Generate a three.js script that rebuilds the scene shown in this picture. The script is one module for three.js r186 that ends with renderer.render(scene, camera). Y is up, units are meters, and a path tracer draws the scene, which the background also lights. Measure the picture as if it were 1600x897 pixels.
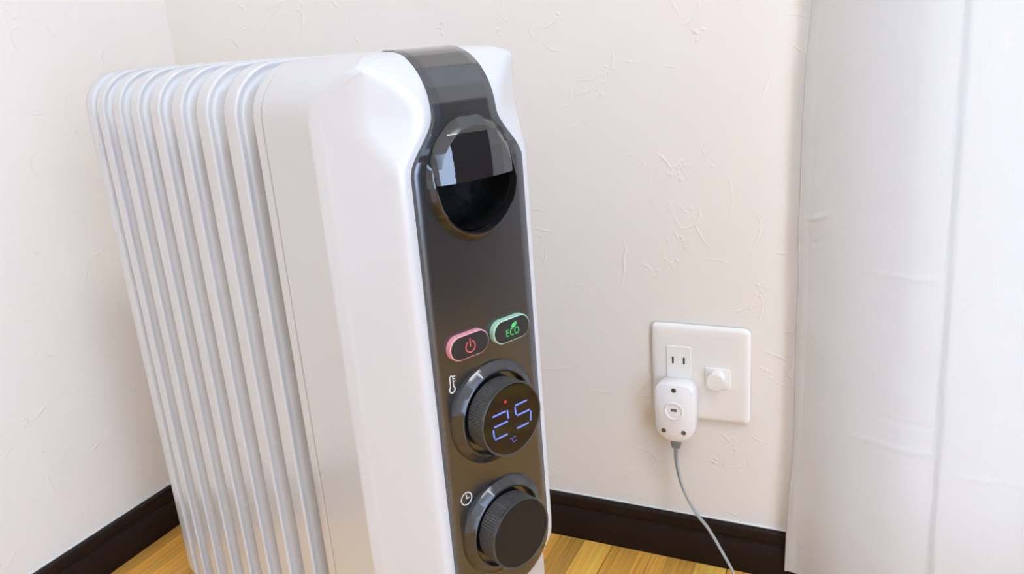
import * as THREE from 'three';
import { RoundedBoxGeometry } from 'three/addons/geometries/RoundedBoxGeometry.js';
import { TextGeometry } from 'three/addons/geometries/TextGeometry.js';
import { FontLoader } from 'three/addons/loaders/FontLoader.js';
import { mergeGeometries, mergeVertices, toCreasedNormals } from 'three/addons/utils/BufferGeometryUtils.js';
import { RectAreaLightUniformsLib } from 'three/addons/lights/RectAreaLightUniformsLib.js';
import { ImprovedNoise } from 'three/addons/math/ImprovedNoise.js';
import { Brush, Evaluator, SUBTRACTION } from 'three-bvh-csg';

// ---------------------------------------------------------------- camera, sky, exposure
const scene = new THREE.Scene();
const camera = new THREE.PerspectiveCamera(2 * Math.atan(448.5 / 1270.22) * 180 / Math.PI, 1600 / 897, 0.02, 60);
camera.rotation.order = 'YXZ';
camera.position.set(0.9470, 0.6572, 0.8881);
camera.rotation.set(-0.3016, 0.4598, -0.0783);
scene.add(camera);
scene.background = new THREE.Color().setRGB(0.74, 0.94, 1.33);   // bright overcast daylight outside both windows
scene.backgroundIntensity = 5.0;
const renderer = new THREE.WebGLRenderer({ antialias: true });
renderer.toneMapping = THREE.LinearToneMapping;
renderer.toneMappingExposure = 1.13;
renderer.shadowMap.enabled = true;
RectAreaLightUniformsLib.init();

// ---------------------------------------------------------------- helpers
let seed = 7;
const rnd = () => { seed = (seed * 1664525 + 1013904223) >>> 0; return seed / 4294967296; };
const noise = new ImprovedNoise();
const V3 = (x, y, z) => new THREE.Vector3(x, y, z);
const names = new Map();
function numbered(n) { const k = names.get(n) || 0; names.set(n, k + 1); return k ? n + '_' + String(k).padStart(3, '0') : n; }
function mesh(name, geo, mat, parent) {
  const m = new THREE.Mesh(geo, mat); m.castShadow = m.receiveShadow = true; m.name = name;
  if (parent) parent.add(m); else { m.name = numbered(name); scene.add(m); }
  return m;
}
function thing(name, label, category, pos = [0, 0, 0], turn = 0, group) {
  const o = new THREE.Group(); o.name = numbered(name); o.position.set(...pos); o.rotation.y = turn;
  o.userData = { label, category }; if (group) o.userData.group = group;
  scene.add(o); return o;
}
function struct(o, label, category) { o.userData = { label, category, kind: 'structure' }; return o; }
const std = (r, g, b, rough, extra = {}) => new THREE.MeshStandardMaterial({ color: new THREE.Color().setRGB(r, g, b), roughness: rough, ...extra });
const phy = (r, g, b, rough, extra = {}) => new THREE.MeshPhysicalMaterial({ color: new THREE.Color().setRGB(r, g, b), roughness: rough, ...extra });
function box(x0, x1, y0, y1, z0, z1) { const g = new THREE.BoxGeometry(x1 - x0, y1 - y0, z1 - z0); g.translate((x0 + x1) / 2, (y0 + y1) / 2, (z0 + z1) / 2); return g; }
// uv in metres from position, by dominant normal
function worldUV(g, ax) {
  g = g.index ? g.toNonIndexed() : g; g.computeVertexNormals();
  const p = g.attributes.position, n = g.attributes.normal, uv = new Float32Array(p.count * 2);
  for (let i = 0; i < p.count; i++) {
    const a = [Math.abs(n.getX(i)), Math.abs(n.getY(i)), Math.abs(n.getZ(i))];
    const k = ax ?? a.indexOf(Math.max(...a));
    uv[2 * i] = k === 0 ? p.getZ(i) : p.getX(i); uv[2 * i + 1] = k === 1 ? p.getZ(i) : p.getY(i);
  }
  g.setAttribute('uv', new THREE.BufferAttribute(uv, 2)); return g;
}
// closed solid from rings of equal length (each ring an array of Vector3)
function loftRings(rings, capA = true, capB = true) {
  const n = rings[0].length, pos = [], idx = [];
  for (const r of rings) for (const p of r) pos.push(p.x, p.y, p.z);
  for (let i = 0; i < rings.length - 1; i++) for (let j = 0; j < n; j++) {
    const a = i * n + j, b = i * n + (j + 1) % n, c = a + n, d = b + n; idx.push(a, b, d, a, d, c);
  }
  const cap = (k, flip) => {
    const c = new THREE.Vector3(); rings[k].forEach(p => c.add(p)); c.multiplyScalar(1 / n);
    const q = pos.length / 3; pos.push(c.x, c.y, c.z);
    for (let j = 0; j < n; j++) { const a = k * n + j, b = k * n + (j + 1) % n; flip ? idx.push(b, a, q) : idx.push(a, b, q); }
  };
  if (capA) cap(0, true); if (capB) cap(rings.length - 1, false);
  const g = new THREE.BufferGeometry(); g.setAttribute('position', new THREE.Float32BufferAttribute(pos, 3)); g.setIndex(idx); g.computeVertexNormals();
  g.setAttribute('uv', new THREE.Float32BufferAttribute(new Float32Array(pos.length / 3 * 2), 2));
  return g;
}
function lathe(pts, seg = 96) { const g = new THREE.LatheGeometry(pts.map(p => new THREE.Vector2(p[0], p[1])), seg); g.rotateX(Math.PI / 2); return toCreasedNormals(g, 0.6); } // axis -> +z
function tube(pts, r, seg = 120, rad = 10) { return new THREE.TubeGeometry(new THREE.CatmullRomCurve3(pts), seg, r, rad, false); }
function extrude(shape, depth, bevel = 0, curve = 24) {
  return new THREE.ExtrudeGeometry(shape, { depth: depth - 2 * bevel, bevelEnabled: bevel > 0, bevelSize: bevel, bevelOffset: -bevel, bevelThickness: bevel, bevelSegments: 3, curveSegments: curve }).translate(0, 0, bevel);
}
function stadium(w, h) { const s = new THREE.Shape(), r = h / 2, x = w / 2 - r; s.moveTo(-x, -r); s.lineTo(x, -r); s.absarc(x, 0, r, -Math.PI / 2, Math.PI / 2); s.lineTo(-x, r); s.absarc(-x, 0, r, Math.PI / 2, Math.PI * 1.5); return s; }
function rrect(x0, x1, y0, y1, r) {
  const s = new THREE.Shape(); s.moveTo(x0 + r, y0); s.lineTo(x1 - r, y0); s.absarc(x1 - r, y0 + r, r, -Math.PI / 2, 0); s.lineTo(x1, y1 - r); s.absarc(x1 - r, y1 - r, r, 0, Math.PI / 2);
  s.lineTo(x0 + r, y1); s.absarc(x0 + r, y1 - r, r, Math.PI / 2, Math.PI); s.lineTo(x0, y0 + r); s.absarc(x0 + r, y0 + r, r, Math.PI, Math.PI * 1.5); return s;
}
function bar2(x0, y0, x1, y1, w, d) { // thin bar between two points in xy, thickness d from z=0
  const L = Math.hypot(x1 - x0, y1 - y0), s = new THREE.Shape(), t = w / 2; s.moveTo(-L / 2, 0); s.lineTo(-L / 2 + t, t); s.lineTo(L / 2 - t, t); s.lineTo(L / 2, 0); s.lineTo(L / 2 - t, -t); s.lineTo(-L / 2 + t, -t);
  const g = new THREE.ExtrudeGeometry(s, { depth: d, bevelEnabled: false }); g.rotateZ(Math.atan2(y1 - y0, x1 - x0)); g.translate((x0 + x1) / 2, (y0 + y1) / 2, 0); return g;
}
function arcBand(r0, r1, a0, a1, d, seg = 40) { const s = new THREE.Shape(); s.absarc(0, 0, r1, a0, a1, false); s.absarc(0, 0, r0, a1, a0, true); return new THREE.ExtrudeGeometry(s, { depth: d, bevelEnabled: false, curveSegments: seg }); }
function ringBand(r0, r1, d, seg = 48) { const s = new THREE.Shape(); s.absarc(0, 0, r1, 0, Math.PI * 2); const h = new THREE.Path(); h.absarc(0, 0, r0, 0, Math.PI * 2, true); s.holes.push(h); return new THREE.ExtrudeGeometry(s, { depth: d, bevelEnabled: false, curveSegments: seg }); }
const merge = (list) => mergeGeometries(list.map(g => { const q = g.index ? g.toNonIndexed() : g; for (const k of Object.keys(q.attributes)) if (!['position', 'normal', 'uv'].includes(k)) q.deleteAttribute(k); return q; }));
function dataTex(w, h, fn, srgb) {
  const d = new Uint8Array(w * h * 4);
  for (let y = 0; y < h; y++) for (let x = 0; x < w; x++) { const c = fn(x, y), i = (y * w + x) * 4; d[i] = c[0]; d[i + 1] = c[1]; d[i + 2] = c[2]; d[i + 3] = 255; }
  const t = new THREE.DataTexture(d, w, h); t.wrapS = t.wrapT = THREE.RepeatWrapping; t.magFilter = THREE.LinearFilter; t.minFilter = THREE.LinearMipmapLinearFilter; t.generateMipmaps = true;
  if (srgb) t.colorSpace = THREE.SRGBColorSpace; t.needsUpdate = true; return t;
}

// ---------------------------------------------------------------- wall covering: plaster-look vinyl with sparse trowel ridges
const WT = 1536, WM = 0.9;      // texture pixels, metres
const wallH = new Float32Array(WT * WT);
{
  const dab = (cx, cy, r, a) => {
    const R = Math.ceil(r * 2.5);
    for (let y = -R; y <= R; y++) for (let x = -R; x <= R; x++) {
      const q = (x * x + y * y) / (r * r); if (q > 6) continue;
      const i = ((Math.round(cy) + y + WT * 4) % WT) * WT + (Math.round(cx) + x + WT * 4) % WT, h = a * Math.exp(-q);
      if (h > wallH[i]) wallH[i] = h;
    }
  };
  for (let k = 0; k < 320; k++) {
    let x = rnd() * WT, y = rnd() * WT, dir = (rnd() < 0.6 ? -0.6 : 0.5) + (rnd() - 0.5) * 1.4, turn = (rnd() - 0.5) * 0.05;
    const L = 20 + rnd() * rnd() * 150, w = 1.0 + rnd() * 1.5, a = 0.3 + rnd() * 0.7;
    for (let s = 0; s < L; s += 1) {
      const f = Math.sin(Math.PI * s / L) * (0.55 + 0.45 * noise.noise(s * 0.07, k * 3.1, 0.5));
      dab(x, y, w * (0.6 + 0.6 * f), a * Math.max(0.05, f)); dir += turn + (rnd() - 0.5) * 0.16; x += Math.cos(dir); y += Math.sin(dir);
    }
    if (rnd() < 0.45) for (let q = 0; q < 6; q++) dab(x + (rnd() - 0.5) * 26, y + (rnd() - 0.5) * 26, 1 + rnd() * 2.2, a * (0.3 + 0.5 * rnd()));
  }
}
const wallBump = dataTex(WT, WT, (x, y) => {
  const s = 6.2832 / WT, g = 0.045 * noise.noise(3 * Math.cos(x * s) * 3, 3 * Math.sin(x * s) * 3 + 5, y * 0.01) + 0.02 * (rnd() - 0.5);
  const v = Math.max(0, Math.min(255, 255 * (0.12 + 0.8 * wallH[y * WT + x] + g))); return [v, v, v];
});
wallBump.repeat.set(1 / WM, 1 / WM);
const wallMat = std(0.872, 0.826, 0.758, 0.85, { bumpMap: wallBump, bumpScale: 0.0013 });
const ceilMat = std(0.88, 0.87, 0.85, 0.9);

// ---------------------------------------------------------------- room shell
const RX = 2.9, RZ = 3.7, RH = 2.4, TH = 0.12;
const WX0 = 0.918, WX1 = 1.80, WY0 = 0.02, WY1 = 2.02;         // sliding window in the back wall
const W2Z0 = 0.95, W2Z1 = 3.05, W2Y0 = 0.05, W2Y1 = 2.00;      // wide window in the right wall, out of view
function wallWithHole(x0, x1, a0, a1, b0, b1, z0, z1) {
  return worldUV(merge([box(x0, a0, 0, RH, z0, z1), box(a1, x1, 0, RH, z0, z1), box(a0, a1, b1, RH, z0, z1), box(a0, a1, 0, b0, z0, z1)]));
}
struct(mesh('wall_back', wallWithHole(-TH, RX + TH, WX0, WX1, WY0, WY1, -TH, 0), wallMat), 'cream plaster-look wall carrying the outlet plate', 'wall');
struct(mesh('wall_left', worldUV(box(-TH, 0, 0, RH, 0, RZ)), wallMat), 'cream wall on the left of the heater', 'wall');
struct(mesh('wall_right', worldUV(merge([box(RX, RX + TH, 0, RH, 0, W2Z0), box(RX, RX + TH, 0, RH, W2Z1, RZ), box(RX, RX + TH, W2Y1, RH, W2Z0, W2Z1), box(RX, RX + TH, 0, W2Y0, W2Z0, W2Z1)])), wallMat), 'cream wall on the far right of the room', 'wall');
struct(mesh('wall_front', worldUV(box(-TH, RX + TH, 0, RH, RZ, RZ + TH)), wallMat), 'cream wall behind the viewer', 'wall');
struct(mesh('ceiling', worldUV(box(-TH, RX + TH, RH, RH + TH, -TH, RZ + TH)), ceilMat), 'plain white ceiling', 'ceiling');

// floor: oak laminate planks running away from the back wall
const PW = 0.15;
const woodTex = (() => {
  const w = 512, h = 2048; // 0.15 m x 1.2 m, four strips across
  const tone = [0.97, 1.0, 0.9, 1.16], off = [3.1, 17.7, 41.3, 66.6];
  return dataTex(w, h, (x, y) => {
    const k = Math.min(3, Math.floor(x / (w / 4))), u = x / w * 0.15, v = y / h * 1.2;
    const warp = noise.noise(u * 22 + off[k], v * 2.2, 1.5 + k) * 0.010 + noise.noise(u * 60, v * 7 + off[k], 4.2) * 0.0022;
    const cat = Math.sin((u + warp * 1.6) * 640 + off[k]) * 0.5 + 0.5;
    const fib = noise.noise((u + warp) * 900, v * 9, off[k]) * 0.5 + noise.noise((u + warp * 0.4) * 2200, v * 26, off[k] + 9) * 0.5;
    const big = noise.noise(u * 18 + off[k], v * 3.4, 8.8);
    let t = tone[k] * (1 + 0.05 * (cat - 0.5) + 0.20 * fib + 0.16 * big);
    const dark = Math.max(0, noise.noise((u + warp) * 420 + off[k], v * 4.5, 2.2) - 0.28) * 0.9; t -= dark * 0.35;
    return [Math.max(0, Math.min(255, 236 * t)), Math.max(0, Math.min(255, 176 * t * (1 - dark * 0.15))), Math.max(0, Math.min(255, 82 * t * (1 - dark * 0.3)))];
  }, true);
})();
const woodMats = [0, 1, 2, 3].map(i => { const m = woodTex.clone(); m.offset.set(0, i * 0.27); m.repeat.set(1 / PW, 1 / 1.2); m.needsUpdate = true; return std([1, 0.93, 1.05, 0.97][i], [1, 0.93, 1.03, 0.96][i], [1, 0.9, 1.0, 0.93][i], 0.34, { map: m }); });
{
  const fl = struct(mesh('floor', worldUV(box(-TH, RX + TH, -0.05, -0.003, -TH, RZ + TH)), std(0.12, 0.07, 0.03, 0.8)), 'golden oak plank floor', 'floor');
  const x00 = 0.031;
  for (let c = -1; c < 22; c++) {
    const x0 = Math.max(0, x00 + c * PW), x1 = Math.min(RX, x00 + (c + 1) * PW); if (x1 <= x0 + 0.002) continue;
    let z = -0.01 - ((c * 0.37 + 5) % 0.9);
    while (z < RZ) {
      const z0 = Math.max(0, z), z1 = Math.min(RZ, z + 0.909);
      if (z1 - z0 > 0.01) {
        const g = new RoundedBoxGeometry(x1 - x0 - 0.0008, 0.012, z1 - z0 - 0.0008, 1, 0.0012); g.translate(0, -0.006, 0);
        const p = g.attributes.position, uv = g.attributes.uv;
        for (let i = 0; i < p.count; i++) uv.setXY(i, p.getX(i) + (x1 - x0) / 2, p.getZ(i) + z1 + c * 0.31);
        const m = mesh('plank', g, woodMats[Math.floor(rnd() * 4)], fl); m.position.set((x0 + x1) / 2, 0, (z0 + z1) / 2);
      }
      z += 0.909;
    }
  }
}

// baseboards: dark brown with a stepped profile, and the pale sealant bead along their top
const bbTex = dataTex(256, 256, (x, y) => { const g = noise.noise(x * 0.02, y * 0.5, 3) * 0.5 + noise.noise(x * 0.06, y * 1.7, 8) * 0.3; const t = 1 + 0.3 * g; return [30 * t, 16 * t, 12 * t]; }, true);
bbTex.repeat.set(2, 8);
const bbMat = phy(1, 1, 1, 0.6, { map: bbTex, specularIntensity: 0.5 });
const sealMat = std(0.86, 0.84, 0.80, 0.6);
function baseboard(name, len, px, pz, turn, label) {
  const s = new THREE.Shape(); // (depth, height)
  [[0, 0], [0.0112, 0], [0.0115, 0.0008], [0.0115, 0.0425], [0.0108, 0.0438], [0.0090, 0.0446], [0.0085, 0.0462], [0.0090, 0.048], [0.0098, 0.0495], [0.0100, 0.0585], [0.0092, 0.0606], [0.0075, 0.0618], [0, 0.062]].forEach((p, i) => i ? s.lineTo(...p) : s.moveTo(...p));
  let g = new THREE.ExtrudeGeometry(s, { depth: len, bevelEnabled: false }); g.rotateY(-Math.PI / 2); // depth->+z, length -> -x
  g.translate(len, 0, 0); g = toCreasedNormals(g, 0.5);
  const p = g.attributes.position, uv = g.attributes.uv; for (let i = 0; i < p.count; i++) uv.setXY(i, p.getX(i), p.getY(i));
  const o = struct(mesh(name, g, bbMat), label, 'baseboard'); o.position.set(px, 0, pz); o.rotation.y = turn;
  const b = box(0, len, 0.0618, 0.0634, 0, 0.0016); mesh('sealant_bead', b, sealMat, o);
  return o;
}
baseboard('baseboard_back', WX0, 0, 0, 0, 'dark brown stepped baseboard under the outlet wall');
baseboard('baseboard_left', RZ, 0, RZ, Math.PI / 2, 'dark brown stepped baseboard along the left wall');
baseboard('baseboard_right', W2Z0, RX, 0, -Math.PI / 2, 'dark brown stepped baseboard along the right wall');

// windows: aluminium frames with glass
const frameMat = std(0.72, 0.71, 0.69, 0.45), glassMat = phy(1, 1, 1, 0.02, { transmission: 1, thickness: 0, ior: 1.45 });
function windowUnit(name, x0, x1, y0, y1, z, label) {
  const t = 0.045, xm = (x0 + x1) / 2, o = new THREE.Group(); o.name = name; scene.add(o); struct(o, label, 'window');
  mesh('window_frame', merge([box(x0, x0 + t, y0, y1, z - 0.03, z + 0.03), box(x1 - t, x1, y0, y1, z - 0.03, z + 0.03), box(x0 + t, x1 - t, y1 - t, y1, z - 0.03, z + 0.03), box(x0 + t, x1 - t, y0, y0 + t, z - 0.03, z + 0.03)]), frameMat, o);
  mesh('mullion', box(xm - 0.03, xm + 0.03, y0 + t, y1 - t, z - 0.02, z + 0.02), frameMat, o);
  mesh('pane', box(x0 + t, xm - 0.03, y0 + t, y1 - t, z - 0.002, z + 0.002), glassMat, o);
  mesh('pane', box(xm + 0.03, x1 - t, y0 + t, y1 - t, z - 0.002, z + 0.002), glassMat, o);
  return o;
}
windowUnit('window_1', WX0, WX1, WY0, WY1, -0.07, 'full-height window behind the sheer curtain');
const w2 = windowUnit('window_2', -W2Z1, -W2Z0, W2Y0, W2Y1, 0, 'wide window in the right wall'); w2.rotation.y = Math.PI / 2; w2.position.x = RX + 0.06;

// ---------------------------------------------------------------- oil heater
const HY = 67 * Math.PI / 180;
const heater = thing('oil_heater', 'white oil-filled radiator heater with black control panel standing in the corner', 'heater', [0.69307, 0, 0.42634], HY);
const white = phy(0.645, 0.652, 0.664, 0.32, { clearcoat: 0.6, clearcoatRoughness: 0.17 });
const blackGloss = phy(0.012, 0.012, 0.014, 0.17, { ior: 1.8 }), blackSatin = std(0.016, 0.016, 0.018, 0.3);
const panelFlake = dataTex(256, 256, () => { const v = 118 + rnd() * 40; return [v, v, v]; }); panelFlake.repeat.set(60, 60);
const panelMat = phy(0.088, 0.092, 0.101, 0.26, { clearcoat: 1, clearcoatRoughness: 0.18, metalness: 0.8, bumpMap: panelFlake, bumpScale: 0.00002 });

const HA = 0.080, HT = 0.650, HB = 0.020, HR = 0.036;
function outline(o, z, N = 40) { // rounded rectangle with a slightly crowned top, counter-clockwise seen from the front
  const a = HA + o, t = HT + o, b = HB - o, r = Math.max(0.004, HR + o), pts = [];
  const arc = (cx, cy, a0) => { for (let i = 0; i <= 14; i++) { const w = a0 + Math.PI / 2 * i / 14; pts.push([cx + r * Math.cos(w), cy + r * Math.sin(w)]); } };
  const line = (x0, y0, x1, y1, n) => { for (let i = 1; i < n; i++) pts.push([x0 + (x1 - x0) * i / n, y0 + (y1 - y0) * i / n]); };
  arc(a - r, t - r, 0); line(a - r, t, -(a - r), t, 12); arc(-(a - r), t - r, Math.PI / 2); line(-a, t - r, -a, b + r, N); arc(-(a - r), b + r, Math.PI); line(-(a - r), b, a - r, b, 12); arc(a - r, b + r, Math.PI * 1.5); line(a, b + r, a, t - r, N);
  return pts.map(([x, y]) => { const k = Math.max(0, (y - 0.55) / 0.1); return V3(x, y - 0.004 * k * (x / a) * (x / a) + 0.002 * k, z); });
}
function ringProfile(list) { return loftRings(list.map(([z, o]) => outline(o, z)).map(r => r), true, true); }
{
  const prof = [[-0.0410, -0.034], [-0.0375, -0.020], [-0.0305, -0.010], [-0.0230, -0.0035], [-0.0203, -0.0012], [-0.0196, -0.0002], [-0.018, 0], [-0.010, 0], [-0.0022, 0], [-0.0012, -0.0001], [-0.0003, -0.0008], [0.0, -0.0018], [-0.0005, -0.0032], [-0.0006, -0.0048], [-0.0001, -0.0058], [0.0006, -0.0078], [0.0012, -0.0106], [0.0020, -0.0142], [0.0032, -0.0190], [0.0055, -0.0260], [0.0078, -0.034]];
  const finGeo = ringProfile(prof);
  for (let k = 0; k < 7; k++) { const m = mesh('fin', finGeo, white, heater); m.position.z = -0.161 - 0.0523 * k; }
  // rear end shell and the flat end plate behind the front cover
  const rear = ringProfile([[-0.548, -0.03], [-0.546, -0.012], [-0.54, -0.003], [-0.532, 0], [-0.512, 0], [-0.5105, -0.001], [-0.5095, -0.012], [-0.509, -0.034]]); mesh('rear_cover', rear, white, heater);
  mesh('end_plate', ringProfile([[-0.1355, -0.034], [-0.1345, -0.016], [-0.1330, -0.0030], [-0.1322, -0.0008], [-0.131, 0], [-0.124, 0], [-0.1200, 0], [-0.1194, -0.0004], [-0.1191, -0.0016], [-0.1188, -0.008]]), white, heater);
  // oil core joining the fins
  for (const y of [0.13, 0.60]) { const g = new THREE.CylinderGeometry(0.02, 0.02, 0.40, 32); g.rotateX(Math.PI / 2); g.translate(0, y, -0.325); mesh('oil_tube', g, white, heater); }
}
// panel half width along height, cover front surface
const sst = (a, b, x) => { const t = Math.max(0, Math.min(1, (x - a) / (b - a))); return t * t * (3 - 2 * t); };
const PB = 0.256, PH = 0.0452;
function halfW(v) {
  let h = 0.0252 + (PH - 0.0252) * (1 - sst(0.577, 0.6135, v));
  const r = 0.034; if (v < PB + r) { const d = PB + r - v; h = Math.min(h, PH - r + Math.sqrt(Math.max(0, r * r - d * d))); }
  return h;
}
const smin = (a, b, k) => { const h = Math.max(0, Math.min(1, 0.5 + 0.5 * (b - a) / k)); return b + (a - b) * h - k * h * (1 - h); };
const RT = 0.040, VT = HT + 0.002 - RT;
const arcTop = (v) => { if (v <= VT) return 0; const d = Math.min(RT, v - VT); return -(RT - Math.sqrt(Math.max(0, RT * RT - d * d))); };
function coverZ(u, v) {
  const au = Math.abs(u), e = au - halfW(Math.min(v, 0.64)) - 0.0035;
  const side = au > 0.0525 ? -(au - 0.0525) * 1.95 : (0.0525 - au) * 0.4;
  const neck = e > 0 ? -0.62 * e : 0;
  let z = smin(Math.min(0, neck), Math.min(0.02, side), 0.006) + 0.0015;
  z = smin(z, arcTop(v), 0.004) + 0.001;
  const vb = HB + RT; if (v < vb) { const d = Math.min(RT, vb - v); z = smin(z, -(RT - Math.sqrt(Math.max(0, RT * RT - d * d))), 0.004); }
  return z;
}
let coverGeo, panelGeo;
{
  const base = outline(0.0004, 0, 150), rings = [];
  rings.push(base.map(p => V3(p.x * 0.95, p.y, -0.1168)).map((p, i) => V3(base[i].x, base[i].y, -0.1168)));
  rings.unshift(outline(-0.008, -0.1172, 150));
  rings.push(base.map(p => V3(p.x, p.y, -0.1160)));
  const T = 70;
  for (let k = 0; k <= T; k++) {
    const t = Math.pow(k / T, 1.7);
    rings.push(base.map(p => {
      const sy = Math.max(HB + 0.07, Math.min(HT - 0.07, p.y)), x = p.x * (1 - t), y = p.y + (sy - p.y) * t;
      const d = Math.hypot(p.x - x, p.y - y), rf = 0.0014, fil = d < rf ? rf - Math.sqrt(rf * rf - (rf - d) * (rf - d)) : 0;
      return V3(x, y, coverZ(x, y) - fil + 0.0007 * Math.exp(-Math.pow((d - 0.0034) / 0.0012, 2)));
    }));
  }
  coverGeo = loftRings(rings, true, false);
  // raised panel strip: from the bottom, up the front and over the top
  const path = []; // [y, z, ny, nz, half]
  for (let i = 0; i <= 12; i++) { const v = PB + 0.034 * (1 - Math.cos(Math.PI / 2 * i / 12)); path.push([v, 0, 0, 1, Math.max(0.010, halfW(v))]); }
  for (let i = 1; i <= 40; i++) { const v = PB + 0.034 + (0.575 - PB - 0.034) * i / 40; path.push([v, 0, 0, 1, halfW(v)]); }
  for (let i = 1; i <= 24; i++) { const v = 0.575 + (VT - 0.575) * i / 24; path.push([v, 0, 0, 1, halfW(v)]); }
  for (let i = 1; i <= 24; i++) { const w = Math.PI / 2 * i / 24; path.push([VT + RT * Math.sin(w), -(RT - RT * Math.cos(w)), Math.sin(w), Math.cos(w), halfW(0.64)]); }
  for (let i = 1; i <= 6; i++) path.push([VT + RT, -RT - 0.006 * i / 6, 1, 0, halfW(0.64)]);
  const prings = [];
  const sect = (h, H) => { // cross-section loop (u, height)
    const s = [[-h + 0.0003, -0.006], [-h, -0.001], [-h, H - 0.0012], [-h + 0.0004, H - 0.0004], [-h + 0.0013, H]];
    for (let i = 1; i < 16; i++) s.push([-h + 0.0013 + (2 * h - 0.0026) * i / 16, H]);
    s.push([h - 0.0013, H], [h - 0.0004, H - 0.0004], [h, H - 0.0012], [h, -0.001], [h - 0.0003, -0.006]);
    return s;
  };
  for (const [y, z, ny, nz, h] of path) prings.push(sect(h, 0.0042 - 0.0034 * ny).map(([u, k]) => V3(u, y + ny * k, z + nz * k)));
  prings[0] = prings[0].map(p => V3(p.x, p.y, p.z));
  panelGeo = loftRings(prings, true, true);
}
// hand-grip pocket cut through panel and cover
const CU = { y: 0.5705, a: 0.0328, b: 0.0350 };
{
  const cyl = new THREE.CylinderGeometry(1, 1, 0.09, 96); cyl.rotateX(Math.PI / 2); cyl.scale(CU.a, CU.b, 1); cyl.translate(0, CU.y, 0.0);
  const ev = new Evaluator(); ev.useGroups = false; ev.attributes = ['position', 'normal', 'uv'];
  const cut = (g) => { const A = new Brush(g), B = new Brush(cyl); A.updateMatrixWorld(); B.updateMatrixWorld(); return ev.evaluate(A, B, SUBTRACTION).geometry; };
  // the pocket is filled by its own bowl part, so the cut only opens the skins
  mesh('front_cover', cut(coverGeo), white, heater);
  const panel = mesh('control_panel', cut(toCreasedNormals(panelGeo, 0.6)), panelMat, heater);
  panel.userData.label = 'charcoal satin control panel running over the top';
  // bowl
  const bowl = new THREE.LatheGeometry([[0.0, -0.030], [0.5, -0.0295], [0.8, -0.027], [0.94, -0.022], [0.996, -0.012], [0.996, 0.0040]].map(p => new THREE.Vector2(p[0], p[1])), 128);
  bowl.rotateX(Math.PI / 2); bowl.scale(CU.a - 0.0009, CU.b - 0.0009, 1); bowl.translate(0, CU.y, 0);
  mesh('grip_pocket', toCreasedNormals(bowl, 0.7), phy(0.006, 0.006, 0.006, 0.6, { specularIntensity: 0.35 }), heater).userData.label = 'black recessed hand grip pocket';
  // rim round the lower half of the pocket, sinking into the panel towards the top
  const rim = [];
  for (const [k, dz, db] of [[0.985, -0.006, 0], [0.990, 0.80, 0], [1.0, 0.97, 0], [1.022, 1, 0.0002], [1.045, 0.90, 0.0006], [1.105, -0.05, 0.0022], [1.105, -0.3, 0.0022]]) {
    const row = []; for (let q = 0; q < 128; q++) { const w = 2 * Math.PI * q / 128, lift = 0.0068 * (1 - sst(-0.25, 0.75, Math.sin(w))) - 0.0006; row.push(V3((CU.a + db * 0.2) * k * Math.cos(w), CU.y + (CU.b + db + 0.0006) * k * Math.sin(w), 0.0042 + (dz < -0.004 && dz > -0.04 ? dz : lift * dz))); } rim.push(row);
  }
  mesh('pocket_rim', toCreasedNormals(loftRings(rim.reverse(), false, false), 0.8), blackGloss, heater);
  // visor: convex shell over the upper half of the pocket
  const rings = []; const A = 0.0352, B = 0.0405, N = 128, K = 64;
  for (let i = 0; i <= K; i++) {
    const t = Math.sin(Math.PI / 2 * i / K), row = [];
    for (let j = 0; j <= N; j++) {
      const w = Math.PI * j / N, x = A * t * Math.cos(w), y = B * t * Math.sin(w);
      row.push(V3(x, CU.y + y, 0.0040 + 0.0100 * Math.pow(Math.max(0, 1 - t * t * t), 0.6)));
    }
    rings.push(row);
  }
  const pos = [], idx = []; const push = (sh) => rings.forEach(r => r.forEach(p => pos.push(p.x, p.y, p.z - sh)));
  push(0); push(0.0022); const M = N + 1, S = (K + 1) * M;
  for (let i = 0; i < K; i++) for (let j = 0; j < N; j++) { const a = i * M + j, b = a + 1, c = a + M, d = c + 1; idx.push(a, c, b, b, c, d, S + a, S + b, S + c, S + b, S + d, S + c); }
  for (let i = 0; i < K; i++) for (const j of [0, N]) { const a = i * M + j, c = a + M; j ? idx.push(a, S + a, c, c, S + a, S + c) : idx.push(a, c, S + a, c, S + c, S + a); }
  const vg = new THREE.BufferGeometry(); vg.setAttribute('position', new THREE.Float32BufferAttribute(pos, 3)); vg.setAttribute('uv', new THREE.Float32BufferAttribute(new Float32Array(pos.length / 3 * 2), 2)); vg.setIndex(idx);
  mesh('visor', toCreasedNormals(vg, 0.6), phy(0.014, 0.014, 0.016, 0.06, { ior: 1.85 }), heater).userData.label = 'glossy black convex visor';
}
const Z0 = 0.0042; // panel surface
const font = await new FontLoader().loadAsync('fonts/droid/droid_sans_regular.typeface.json');
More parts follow.
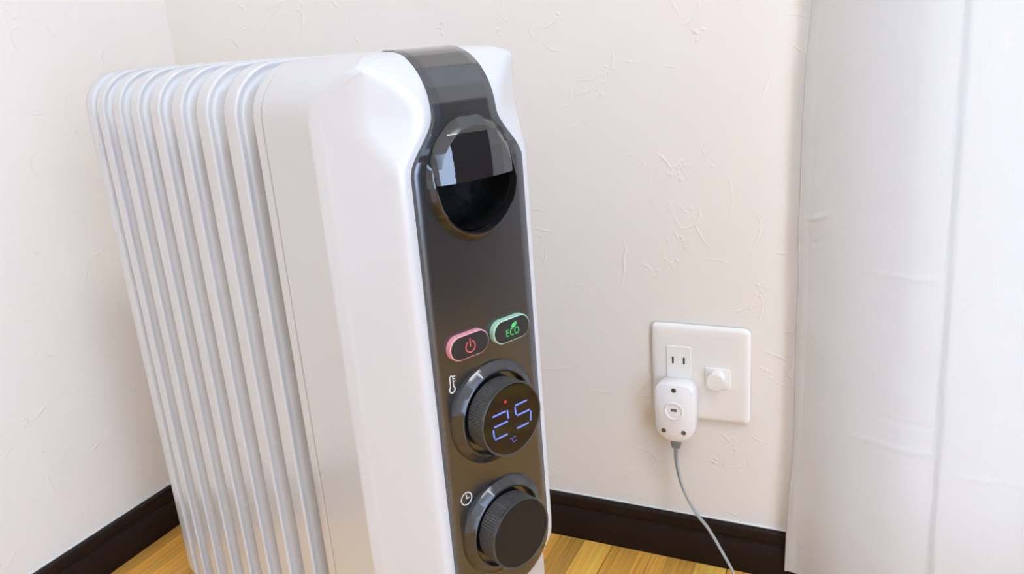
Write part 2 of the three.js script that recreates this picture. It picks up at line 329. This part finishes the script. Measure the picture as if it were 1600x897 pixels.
// buttons
function button(x, y, ringMat, glow, icon, label) {
  const b = mesh('button', extrude(stadium(0.0335, 0.0172), 0.0052, 0.0006), ringMat, heater); b.position.set(x, y, Z0 - 0.0008); b.userData.label = label;
  const f = mesh('button_face', extrude(stadium(0.0318, 0.0156), 0.0014, 0.0004), std(0.02, 0.021, 0.021, 0.38), b); f.position.z = 0.0044;
  const ic = mesh('button_symbol', icon, glow, b); ic.position.z = 0.0058;
}
const glow = (r, g, b, s) => new THREE.MeshStandardMaterial({ color: new THREE.Color(0, 0, 0), emissive: new THREE.Color().setRGB(r, g, b), emissiveIntensity: s, roughness: 0.5 });
{
  const pw = merge([arcBand(0.0036, 0.0043, Math.PI / 2 + 0.45, Math.PI * 2.5 - 0.45, 0.0001), box(-0.00038, 0.00038, 0.0, 0.0058, 0, 0.0001)]); pw.translate(0, -0.0006, 0);
  button(-0.0185, 0.4608, phy(0.72, 0.36, 0.40, 0.35, { emissive: new THREE.Color().setRGB(1, 0.10, 0.14), emissiveIntensity: 0.10 }), glow(1, 0.13, 0.17, 0.85), pw, 'black oval power button with a red glowing rim');
  const tx = new TextGeometry('ECO', { font, size: 0.0050, depth: 0.0001, curveSegments: 6 }); tx.computeBoundingBox(); const bb = tx.boundingBox; tx.translate(-(bb.min.x + bb.max.x) / 2, -0.0040, 0);
  const lf = new THREE.Shape(); lf.moveTo(0, 0); lf.bezierCurveTo(-0.0012, 0.0026, 0.0016, 0.0034, 0.0046, 0.0036); lf.bezierCurveTo(0.0048, 0.0012, 0.003, -0.0006, 0, 0);
  const lg = new THREE.ExtrudeGeometry(lf, { depth: 0.0001, bevelEnabled: false }); lg.translate(-0.0006, 0.0014, 0);
  button(0.0194, 0.4608, phy(0.45, 0.66, 0.52, 0.35, { emissive: new THREE.Color().setRGB(0.06, 0.8, 0.25), emissiveIntensity: 0.05 }), glow(0.10, 0.85, 0.25, 0.75), merge([tx, lg]), 'black oval ECO button with a green glowing rim');
}
// printed symbols
const ink = std(0.62, 0.62, 0.63, 0.6);
{
  const s = new THREE.Shape(); const w = 0.0017, yb = -0.0042, rB = 0.0028;
  s.moveTo(-w, yb + 0.0022); s.lineTo(-w, 0.0042); s.absarc(0, 0.0042, w, Math.PI, 0, true); s.lineTo(w, yb + 0.0022); s.absarc(0, yb, rB, Math.asin(0.0022 / rB), Math.PI - Math.asin(0.0022 / rB), true);
  const h = new THREE.Path(), wi = 0.0009, rI = 0.0018; h.moveTo(-wi, yb + 0.0015); h.absarc(0, yb, rI, Math.PI - 1, 1, false); h.lineTo(wi, 0.0042); h.absarc(0, 0.0042, wi, 0, Math.PI, false); s.holes.push(h);
  const g = merge([new THREE.ExtrudeGeometry(s, { depth: 0.0001, bevelEnabled: false }), box(0.0017, 0.0034, 0.0044, 0.0051, 0, 0.0001), box(0.0017, 0.0030, 0.0026, 0.0033, 0, 0.0001), box(0.0017, 0.0034, 0.0008, 0.0015, 0, 0.0001)]);
  const m = mesh('thermometer_symbol', g, ink, heater); m.position.set(-0.0335, 0.4368, Z0 + 0.00005);
  const c = mesh('clock_symbol', merge([ringBand(0.0042, 0.0051, 0.0001), bar2(0, -0.0003, 0, 0.0033, 0.0009, 0.0001), bar2(-0.0003, 0, 0.0026, 0, 0.0009, 0.0001)]), ink, heater); c.position.set(-0.0312, 0.3478, Z0 + 0.00005);
}
// knobs
const knurlGeo = (() => {
  const R = 0.0264, n = 168, m = 20, z0 = 0.0075, z1 = 0.0222, rings = [];
  rings.push([]); for (let j = 0; j < n; j++) { const w = 2 * Math.PI * j / n; rings[0].push(V3((R - 0.002) * Math.cos(w), (R - 0.002) * Math.sin(w), z0)); }
  for (let i = 0; i <= m; i++) { const row = []; for (let j = 0; j < n; j++) { const w = 2 * Math.PI * (j + 0.0) / n, r = R + ((i % 2 === 0 && j % 2 === 0) ? 0.00028 : -0.00022); row.push(V3(r * Math.cos(w), r * Math.sin(w), z0 + 0.0006 + (z1 - z0 - 0.0006) * i / m)); } rings.push(row); }
  return toCreasedNormals(loftRings(rings, true, true), 0.2);
})();
const knobMat = std(0.05, 0.048, 0.047, 0.34), rimMat = std(0.05, 0.049, 0.048, 0.28);
const rimGeo = lathe([[0.0262, 0.0214], [0.0270, 0.0220], [0.0272, 0.0234], [0.0269, 0.0242], [0.0260, 0.0245], [0.0255, 0.0240], [0.0254, 0.0225]], 128);
const faceGeo = lathe([[0.0256, 0.0228], [0.0252, 0.02405], [0.012, 0.02405], [0, 0.02405]].reverse().map(p => p), 128);
const dishGeo = lathe([[0.0380, 0.0030], [0.0380, 0.0048], [0.0374, 0.0058], [0.0322, 0.0098], [0.0312, 0.0102], [0.0304, 0.0098], [0.0300, 0.0085], [0.0299, 0.0044]], 128);
function knob(y, faceMat, label) {
  const d = mesh('dial_ring', dishGeo, phy(0.012, 0.012, 0.014, 0.3, { ior: 1.8 }), heater); d.position.set(0, y, 0);
  const k = mesh('knob', knurlGeo, knobMat, heater); k.position.set(0, y, 0); k.userData.label = label;
  mesh('knob_rim', rimGeo, rimMat, k); mesh('knob_face', faceGeo, faceMat, k);
  return k;
}
{
  const k1 = knob(0.404, std(0.006, 0.006, 0.007, 0.06), 'black knurled temperature knob with a lit digital display');
  knob(0.3125, phy(0.012, 0.0105, 0.0098, 0.5, { specularIntensity: 0.55 }), 'black knurled timer knob with a plain face');
  const blue = glow(0.16, 0.24, 1.0, 1.15);
  const segs = [[-17.4, 412.0, -5.0, 412.0], [-3.9, 412.6, -3.3, 405.4], [-16.9, 404.0, -3.8, 404.0], [-17.6, 402.6, -17.0, 395.8], [-16.9, 394.7, -4.9, 394.7],
    [3.4, 412.9, 15.0, 412.9], [3.2, 412.0, 3.8, 405.6], [4.1, 405.0, 16.8, 405.0], [17.6, 404.0, 16.8, 396.2], [3.4, 395.5, 15.0, 395.5]];
  for (const s of segs) { const m = mesh('display_segment', bar2(s[0] / 1000, s[1] / 1000 - 0.404, s[2] / 1000, s[3] / 1000 - 0.404, 0.00125, 0.00012), blue, k1); m.position.z = 0.02406; }
  const dot = new THREE.CylinderGeometry(0.00115, 0.00115, 0.00012, 20); dot.rotateX(Math.PI / 2); const dm = mesh('indicator_dot', dot, glow(1, 0.03, 0.02, 0.75), k1); dm.position.set(-0.0049, 0.0149, 0.02412);
  const cG = merge([arcBand(0.0017, 0.0022, 0.75, Math.PI * 2 - 0.75, 0.0001), ringBand(0.0004, 0.0007, 0.0001).translate(-0.0033, 0.0014, 0)]);
  const cm = mesh('celsius_symbol', cG, glow(0.2, 0.22, 0.9, 0.6), k1); cm.position.set(0.0007, -0.0155, 0.02406);
}
// wheels below; then the whole heater is set on the floor at its size
const HS = 0.92, LIFT = 0.6572 * (1 - HS) / HS;
{
  const wheelG = lathe([[0.0, -0.011], [0.018, -0.011], [0.021, -0.009], [0.022, -0.004], [0.022, 0.004], [0.021, 0.009], [0.018, 0.011], [0, 0.011]], 40), wy = 0.022 - LIFT;
  for (const z of [-0.16, -0.475]) {
    const br = mesh('foot_bracket', merge([new RoundedBoxGeometry(0.24, 0.012, 0.05, 3, 0.005).translate(0, 0.008, z), box(-0.03, 0.03, 0.012, 0.03, z - 0.02, z + 0.02)]), blackSatin, heater);
    for (const x of [-0.1, 0.1]) { const w = mesh('wheel', wheelG, blackSatin, br); w.position.set(x, wy, z); w.rotation.y = 0.4; const f = mesh('wheel_fork', merge([box(-0.004, 0.004, -0.002, 0.045, -0.016, -0.012), box(-0.004, 0.004, -0.002, 0.045, 0.012, 0.016), box(-0.008, 0.008, 0.030, 0.046, -0.016, 0.016)]), blackSatin, br); f.position.set(x, wy, z); f.rotation.y = 0.4; }
  }
  for (const c of heater.children) c.position.y += LIFT;
  heater.scale.setScalar(HS);
  heater.position.set(0.9470 + HS * (0.69307 - 0.9470), 0, 0.8881 + HS * (0.42634 - 0.8881));
}

// ---------------------------------------------------------------- wall plate
const plateMat = phy(0.90, 0.87, 0.825, 0.32, { clearcoat: 0.2 }), insMat = std(0.92, 0.90, 0.84, 0.35);
{
  const px = 0.7473, py = 0.2586, t = thing('outlet_plate', 'white square wall plate with power outlet and antenna jack', 'outlet', [px, py, 0]);
  // pillow-edged plate
  const rings = [], rr = (o, z) => { const s = rrect(-0.058 + o, 0.058 - o, -0.060 + o, 0.060 - o, Math.max(0.002, 0.0075 - o)); return s.getPoints(10).slice(0, -1).map(p => V3(p.x, p.y, z)); };
  for (const [o, z] of [[0, 0.0004], [0, 0.0026], [0.0004, 0.0042], [0.0014, 0.0056], [0.0032, 0.0067], [0.006, 0.0074], [0.011, 0.0079], [0.018, 0.0080]]) rings.push(rr(o, z));
  mesh('plate', loftRings(rings), plateMat, t);
  const ins = mesh('receptacle', extrude(rrect(-0.0385, -0.0100, -0.0335, 0.0335, 0.0012), 0.0095, 0.0006), insMat, t);
  for (const sx of [-0.0309, -0.0178]) for (const sy of [0.0160, -0.0160]) mesh('slot', box(sx - 0.0011, sx + 0.0011, sy - 0.0042, sy + 0.0042, 0.0090, 0.00956), std(0.02, 0.018, 0.016, 0.8), ins);
  const lip = (y) => box(-0.0345, -0.0140, y - 0.0004, y + 0.0004, 0.0092, 0.0098); mesh('moulding_line', merge([lip(0.0085), lip(0.0238)]), insMat, ins);
  const jb = mesh('antenna_jack', extrude(rrect(0.0072, 0.0360, -0.0140, 0.0105, 0.0012), 0.0100, 0.0008), insMat, t);
  const cap = mesh('jack_cap', lathe([[0, 0], [0.0106, 0], [0.0106, 0.0105], [0.0102, 0.0118], [0.0090, 0.0125], [0, 0.0127]].map(p => p), 56), std(0.90, 0.87, 0.82, 0.4), jb); cap.position.set(0.0212, -0.0022, 0.0098);
}
// ---------------------------------------------------------------- extension tap with cord
{
  const cx = 0.7232, t = thing('extension_cord', 'white plug tap with grey cord plugged into the wall plate', 'cord', [cx, 0.2165, 0]);
  const plug = phy(0.93, 0.91, 0.90, 0.3, { clearcoat: 0.2 });
  const s = new THREE.Shape(); const W = 0.0236, T = 0.0365, B = -0.0372;
  s.moveTo(-W, 0.027); s.bezierCurveTo(-W, 0.030, -0.0215, 0.0315, -0.0195, 0.0335); s.bezierCurveTo(-0.0175, 0.0355, -0.016, T, -0.013, T); s.lineTo(0.013, T); s.bezierCurveTo(0.016, T, 0.0175, 0.0355, 0.0195, 0.0335); s.bezierCurveTo(0.0215, 0.0315, W, 0.030, W, 0.027);
  s.lineTo(W, -0.015); s.bezierCurveTo(W, -0.027, 0.0150, -0.0345, 0.006, B); s.lineTo(-0.006, B); s.bezierCurveTo(-0.0150, -0.0345, -W, -0.027, -W, -0.015);
  const g = extrude(s, 0.0235, 0.0022); g.translate(0, 0, 0.0098); mesh('plug_body', toCreasedNormals(g, 0.8), plug, t);
  const zf = 0.0333;
  const ring = mesh('socket_ring', lathe([[0.0086, 0.0000], [0.0090, 0.0012], [0.0102, 0.0018], [0.0116, 0.0014], [0.0124, 0.0]], 64), plug, t); ring.position.set(-0.0006, 0.0030, zf - 0.0003);
  mesh('socket_slot', extrude(rrect(-0.0042, 0.0030, 0.0025, 0.0062, 0.0008), 0.0004), std(0.20, 0.17, 0.15, 0.6), t).position.z = zf - 0.0002;
  const screwG = lathe([[0.0, 0.0002], [0.0009, 0.0002], [0.0010, 0.0006], [0.0026, 0.0005], [0.0030, 0.0]], 28);
  for (const [x, y] of [[-0.0004, 0.0298], [-0.0132, -0.0237], [0.0108, -0.0237]]) { const m = mesh('screw', screwG, std(0.16, 0.14, 0.12, 0.4, { metalness: 0.6 }), t); m.position.set(x, y, zf - 0.0001); }
  const grey = std(0.27, 0.285, 0.29, 0.5);
  const rl = mesh('strain_relief', merge([new RoundedBoxGeometry(0.0120, 0.0130, 0.0075, 3, 0.0016).translate(-0.0018, -0.0418, 0.020), new RoundedBoxGeometry(0.0100, 0.0040, 0.0068, 2, 0.001).translate(-0.0018, -0.0495, 0.020)]), grey, t);
  const P = [[0.7212, 0.168, 0.020], [0.7215, 0.1500, 0.0205], [0.7228, 0.1420, 0.022], [0.7305, 0.1185, 0.029], [0.7470, 0.0915, 0.036], [0.7655, 0.0780, 0.047], [0.7830, 0.0570, 0.056], [0.7990, 0.0330, 0.063], [0.812, 0.012, 0.080], [0.826, 0.0042, 0.115], [0.85, 0.0032, 0.22], [0.80, 0.0032, 0.40], [0.71, 0.0032, 0.52]];
  const cord = std(0.40, 0.42, 0.42, 0.42);
  const curve = new THREE.CatmullRomCurve3(P.map(p => V3(p[0] - cx, p[1] - 0.2165, p[2]))), sg = 220;
  for (const sd of [-1, 1]) {
    const pts = []; for (let i = 0; i <= 90; i++) { const c = curve.getPoint(i / 90), tg = curve.getTangent(i / 90); const w = 0.3 + 0.9 * Math.min(1, i / 30), sideV = V3(Math.cos(w), 0.15, Math.sin(w)).cross(tg).cross(tg).normalize().multiplyScalar(-0.0015 * sd); pts.push(c.add(sideV)); }
    mesh('cord_core', tube(pts, 0.00168, sg, 10), cord, t);
  }
}

// ---------------------------------------------------------------- sheer curtains
const weave = dataTex(512, 512, (x, y) => { const a = noise.noise(x * 0.35, y * 0.012, 2.1) * 60 + noise.noise(x * 0.012, y * 0.45, 7.7) * 34 + (rnd() - 0.5) * 26; const v = 128 + a; return [v, v, v]; });
weave.repeat.set(6, 6);
const sheer = phy(0.68, 0.655, 0.615, 0.95, { transmission: 0.15, thickness: 0, bumpMap: weave, bumpScale: 0.0003, side: THREE.DoubleSide });
function edgeX(y) { // rolled left border, as it hangs
  const k = [[0, 0.8558], [0.06, 0.8566], [0.124, 0.8584], [0.16, 0.8606], [0.20, 0.8616], [0.32, 0.8606], [0.39, 0.8612], [0.43, 0.8592], [0.47, 0.8602], [0.53, 0.8602], [0.594, 0.8616], [0.665, 0.866], [0.80, 0.868], [2.2, 0.875]];
  for (let i = 1; i < k.length; i++) if (y <= k[i][0]) { const t = (y - k[i - 1][0]) / (k[i][0] - k[i - 1][0]); return -0.0062 + k[i - 1][1] + (k[i][1] - k[i - 1][1]) * t * t * (3 - 2 * t); }
  return 0.875;
}
function curtainZ(s, y) { // s: metres of cloth from the left border
  const lean = 0.012 * (noise.noise(s * 9, y * 1.1, 0.3));
  let z = 0.016 + 0.056 * sst(0, 0.14, s) + lean * sst(0, 0.08, s) + 0.010 * Math.sin(s * 26 + 0.8 * noise.noise(y * 1.2, 1.7, 0)) * Math.min(1, s / 0.15);
  const l1 = 0.142 - 0.018 * (y - 0.2), l2 = 0.222 - 0.03 * (y - 0.3);          // two standing folds
  z += 0.0065 * (1 / (1 + Math.exp(-(s - l1) / 0.0012)) - 1 / (1 + Math.exp(-(s - l1 - 0.04) / 0.02)));
  z += 0.006 * (1 / (1 + Math.exp(-(s - l2) / 0.003)) - 1 / (1 + Math.exp(-(s - l2 - 0.05) / 0.02)));
  for (const [cy, s0, s1, h] of [[0.222, 0.062, 0.142, 0.0022], [0.252, 0.06, 0.14, -0.0010], [0.405, 0.055, 0.14, 0.0013], [0.205, 0.16, 0.23, 0.0014], [0.448, 0.0, 0.03, 0.003], [0.42, 0.0, 0.02, -0.0025]])
    z += 0.5 * h * Math.exp(-Math.pow((y - cy - 0.04 * (s - s0) * (s0 < 0.01 ? 8 : 0.4)) / 0.0028, 2)) * sst(s0 - 0.008, s0 + 0.008, s) * (1 - sst(s1 - 0.01, s1 + 0.01, s));
  z += 0.0012 * noise.noise(s * 40, y * 26, 3.3) * sst(0.9, 0.1, y);
  return z;
}
function curtainGeo(width, flip) {
  const nx = Math.round(width / 0.0030), ny = 330, pos = [], uv = [], idx = [], ys = [];
  for (let j = 0; j <= ny; j++) ys.push(j < 270 ? 0.018 + 0.72 * j / 270 : 0.738 + (2.12 - 0.738) * (j - 270) / 60);
  for (let j = 0; j <= ny; j++) for (let i = 0; i <= nx; i++) { const y = ys[j], s = width * i / nx, x0 = edgeX(y); const f = Math.exp(-s / 0.05); pos.push(0.856 + (x0 - 0.856) * f + s, y, curtainZ(s, y)); uv.push(s, y); }
  for (let j = 0; j < ny; j++) for (let i = 0; i < nx; i++) { const a = j * (nx + 1) + i, b = a + 1, c = a + nx + 1, d = c + 1; idx.push(a, b, d, a, d, c); }
  const g = new THREE.BufferGeometry(); g.setAttribute('position', new THREE.Float32BufferAttribute(pos, 3)); g.setAttribute('uv', new THREE.Float32BufferAttribute(uv, 2)); g.setIndex(idx); g.computeVertexNormals(); return g;
}
{
  const t = thing('sheer_curtain', 'white sheer curtain hanging beside the outlet plate', 'curtain');
  mesh('curtain_cloth', curtainGeo(0.84, false), sheer, t);
  { // turned-over side hem, a second layer of cloth
    const ny = 240, nx = 6, pos = [], uv = [], idx = [];
    for (let j = 0; j <= ny; j++) for (let i = 0; i <= nx; i++) { const y = 0.02 + 2.09 * j / ny, wd = 0.013 + 0.004 * noise.noise(y * 3, 2.2, 0.1), q = wd * i / nx, f = Math.exp(-q / 0.05), x0 = edgeX(y); pos.push(0.856 + (x0 - 0.856) * f + q, y, curtainZ(q, y) + 0.0013 * Math.sin(Math.PI * Math.min(1, 0.15 + i / nx))); uv.push(q, y); }
    for (let j = 0; j < ny; j++) for (let i = 0; i < nx; i++) { const a = j * (nx + 1) + i, b = a + 1, c = a + nx + 1, d = c + 1; idx.push(a, b, d, a, d, c); }
    const hg = new THREE.BufferGeometry(); hg.setAttribute('position', new THREE.Float32BufferAttribute(pos, 3)); hg.setAttribute('uv', new THREE.Float32BufferAttribute(uv, 2)); hg.setIndex(idx); hg.computeVertexNormals();
    mesh('side_hem', hg, sheer, t);
  }
  // rolled border along the left edge
  const nb = 200, pos = [], idx = [], nr = 10;
  for (let j = 0; j <= nb; j++) { const y = 0.018 + 2.1 * j / nb; for (let i = 0; i < nr; i++) { const w = 2 * Math.PI * i / nr; pos.push(edgeX(y) + 0.0012 + 0.0016 * Math.cos(w), y, curtainZ(0, y) + 0.0011 * Math.sin(w)); } }
  for (let j = 0; j < nb; j++) for (let i = 0; i < nr; i++) { const a = j * nr + i, b = j * nr + (i + 1) % nr; idx.push(a, b, b + nr, a, b + nr, a + nr); }
  const g = new THREE.BufferGeometry(); g.setAttribute('position', new THREE.Float32BufferAttribute(pos, 3)); g.setIndex(idx); g.computeVertexNormals();
  mesh('rolled_border', g, sheer, t);
  const r = thing('curtain_rail', 'slim white curtain rail above the window', 'rail');
  mesh('rail', box(0.80, 1.92, 2.128, 2.148, 0.030, 0.060), frameMat, r);
  for (const x of [0.84, 1.36, 1.88]) mesh('rail_bracket', box(x - 0.01, x + 0.01, 2.13, 2.17, 0, 0.05), frameMat, r);
}
// ---------------------------------------------------------------- dark cabinet in the far right corner, mirrored by the control panel
{
  const dark = std(0.045, 0.030, 0.022, 0.5), t = thing('cabinet', 'dark brown wooden cabinet in the far right corner past the window', 'cabinet', [2.47, 0, 0.44]);
  mesh('cabinet_body', new RoundedBoxGeometry(0.80, 1.22, 0.84, 2, 0.004).translate(0, 0.65, 0), dark, t);
  mesh('plinth', box(-0.37, 0.37, 0, 0.045, -0.38, 0.38), dark, t);
  for (const x of [-0.196, 0.196]) { const d = mesh('cabinet_door', new RoundedBoxGeometry(0.384, 1.18, 0.02, 2, 0.003).translate(x, 0.65, 0.429), dark, t); mesh('handle', box(x - Math.sign(x) * 0.16 - 0.006, x - Math.sign(x) * 0.16 + 0.006, 0.62, 0.78, 0.438, 0.456), frameMat, d); }
}
// ---------------------------------------------------------------- ceiling lamp
{
  const t = thing('ceiling_lamp', 'round white ceiling lamp above the room', 'lamp', [1.70, RH, 1.05]);
  const g = new THREE.LatheGeometry([[0.0, -0.062], [0.15, -0.060], [0.23, -0.050], [0.262, -0.032], [0.268, -0.012], [0.262, -0.002]].map(p => new THREE.Vector2(p[0], p[1])), 72);
  mesh('diffuser', g, new THREE.MeshStandardMaterial({ color: new THREE.Color().setRGB(0.8, 0.8, 0.8), emissive: new THREE.Color().setRGB(0.94, 1, 1.08), emissiveIntensity: 1.5, roughness: 0.6 }), t);
  mesh('mounting_ring', new THREE.CylinderGeometry(0.272, 0.272, 0.012, 72).translate(0, -0.006, 0), frameMat, t);
  const l = new THREE.RectAreaLight(new THREE.Color().setRGB(0.94, 1, 1.08), 26, 0.46, 0.46); l.position.set(0, -0.066, 0); l.rotation.x = -Math.PI / 2; t.add(l);
}
scene.traverse(o => { if (o.isMesh) { o.castShadow = true; o.receiveShadow = true; } });
renderer.render(scene, camera);
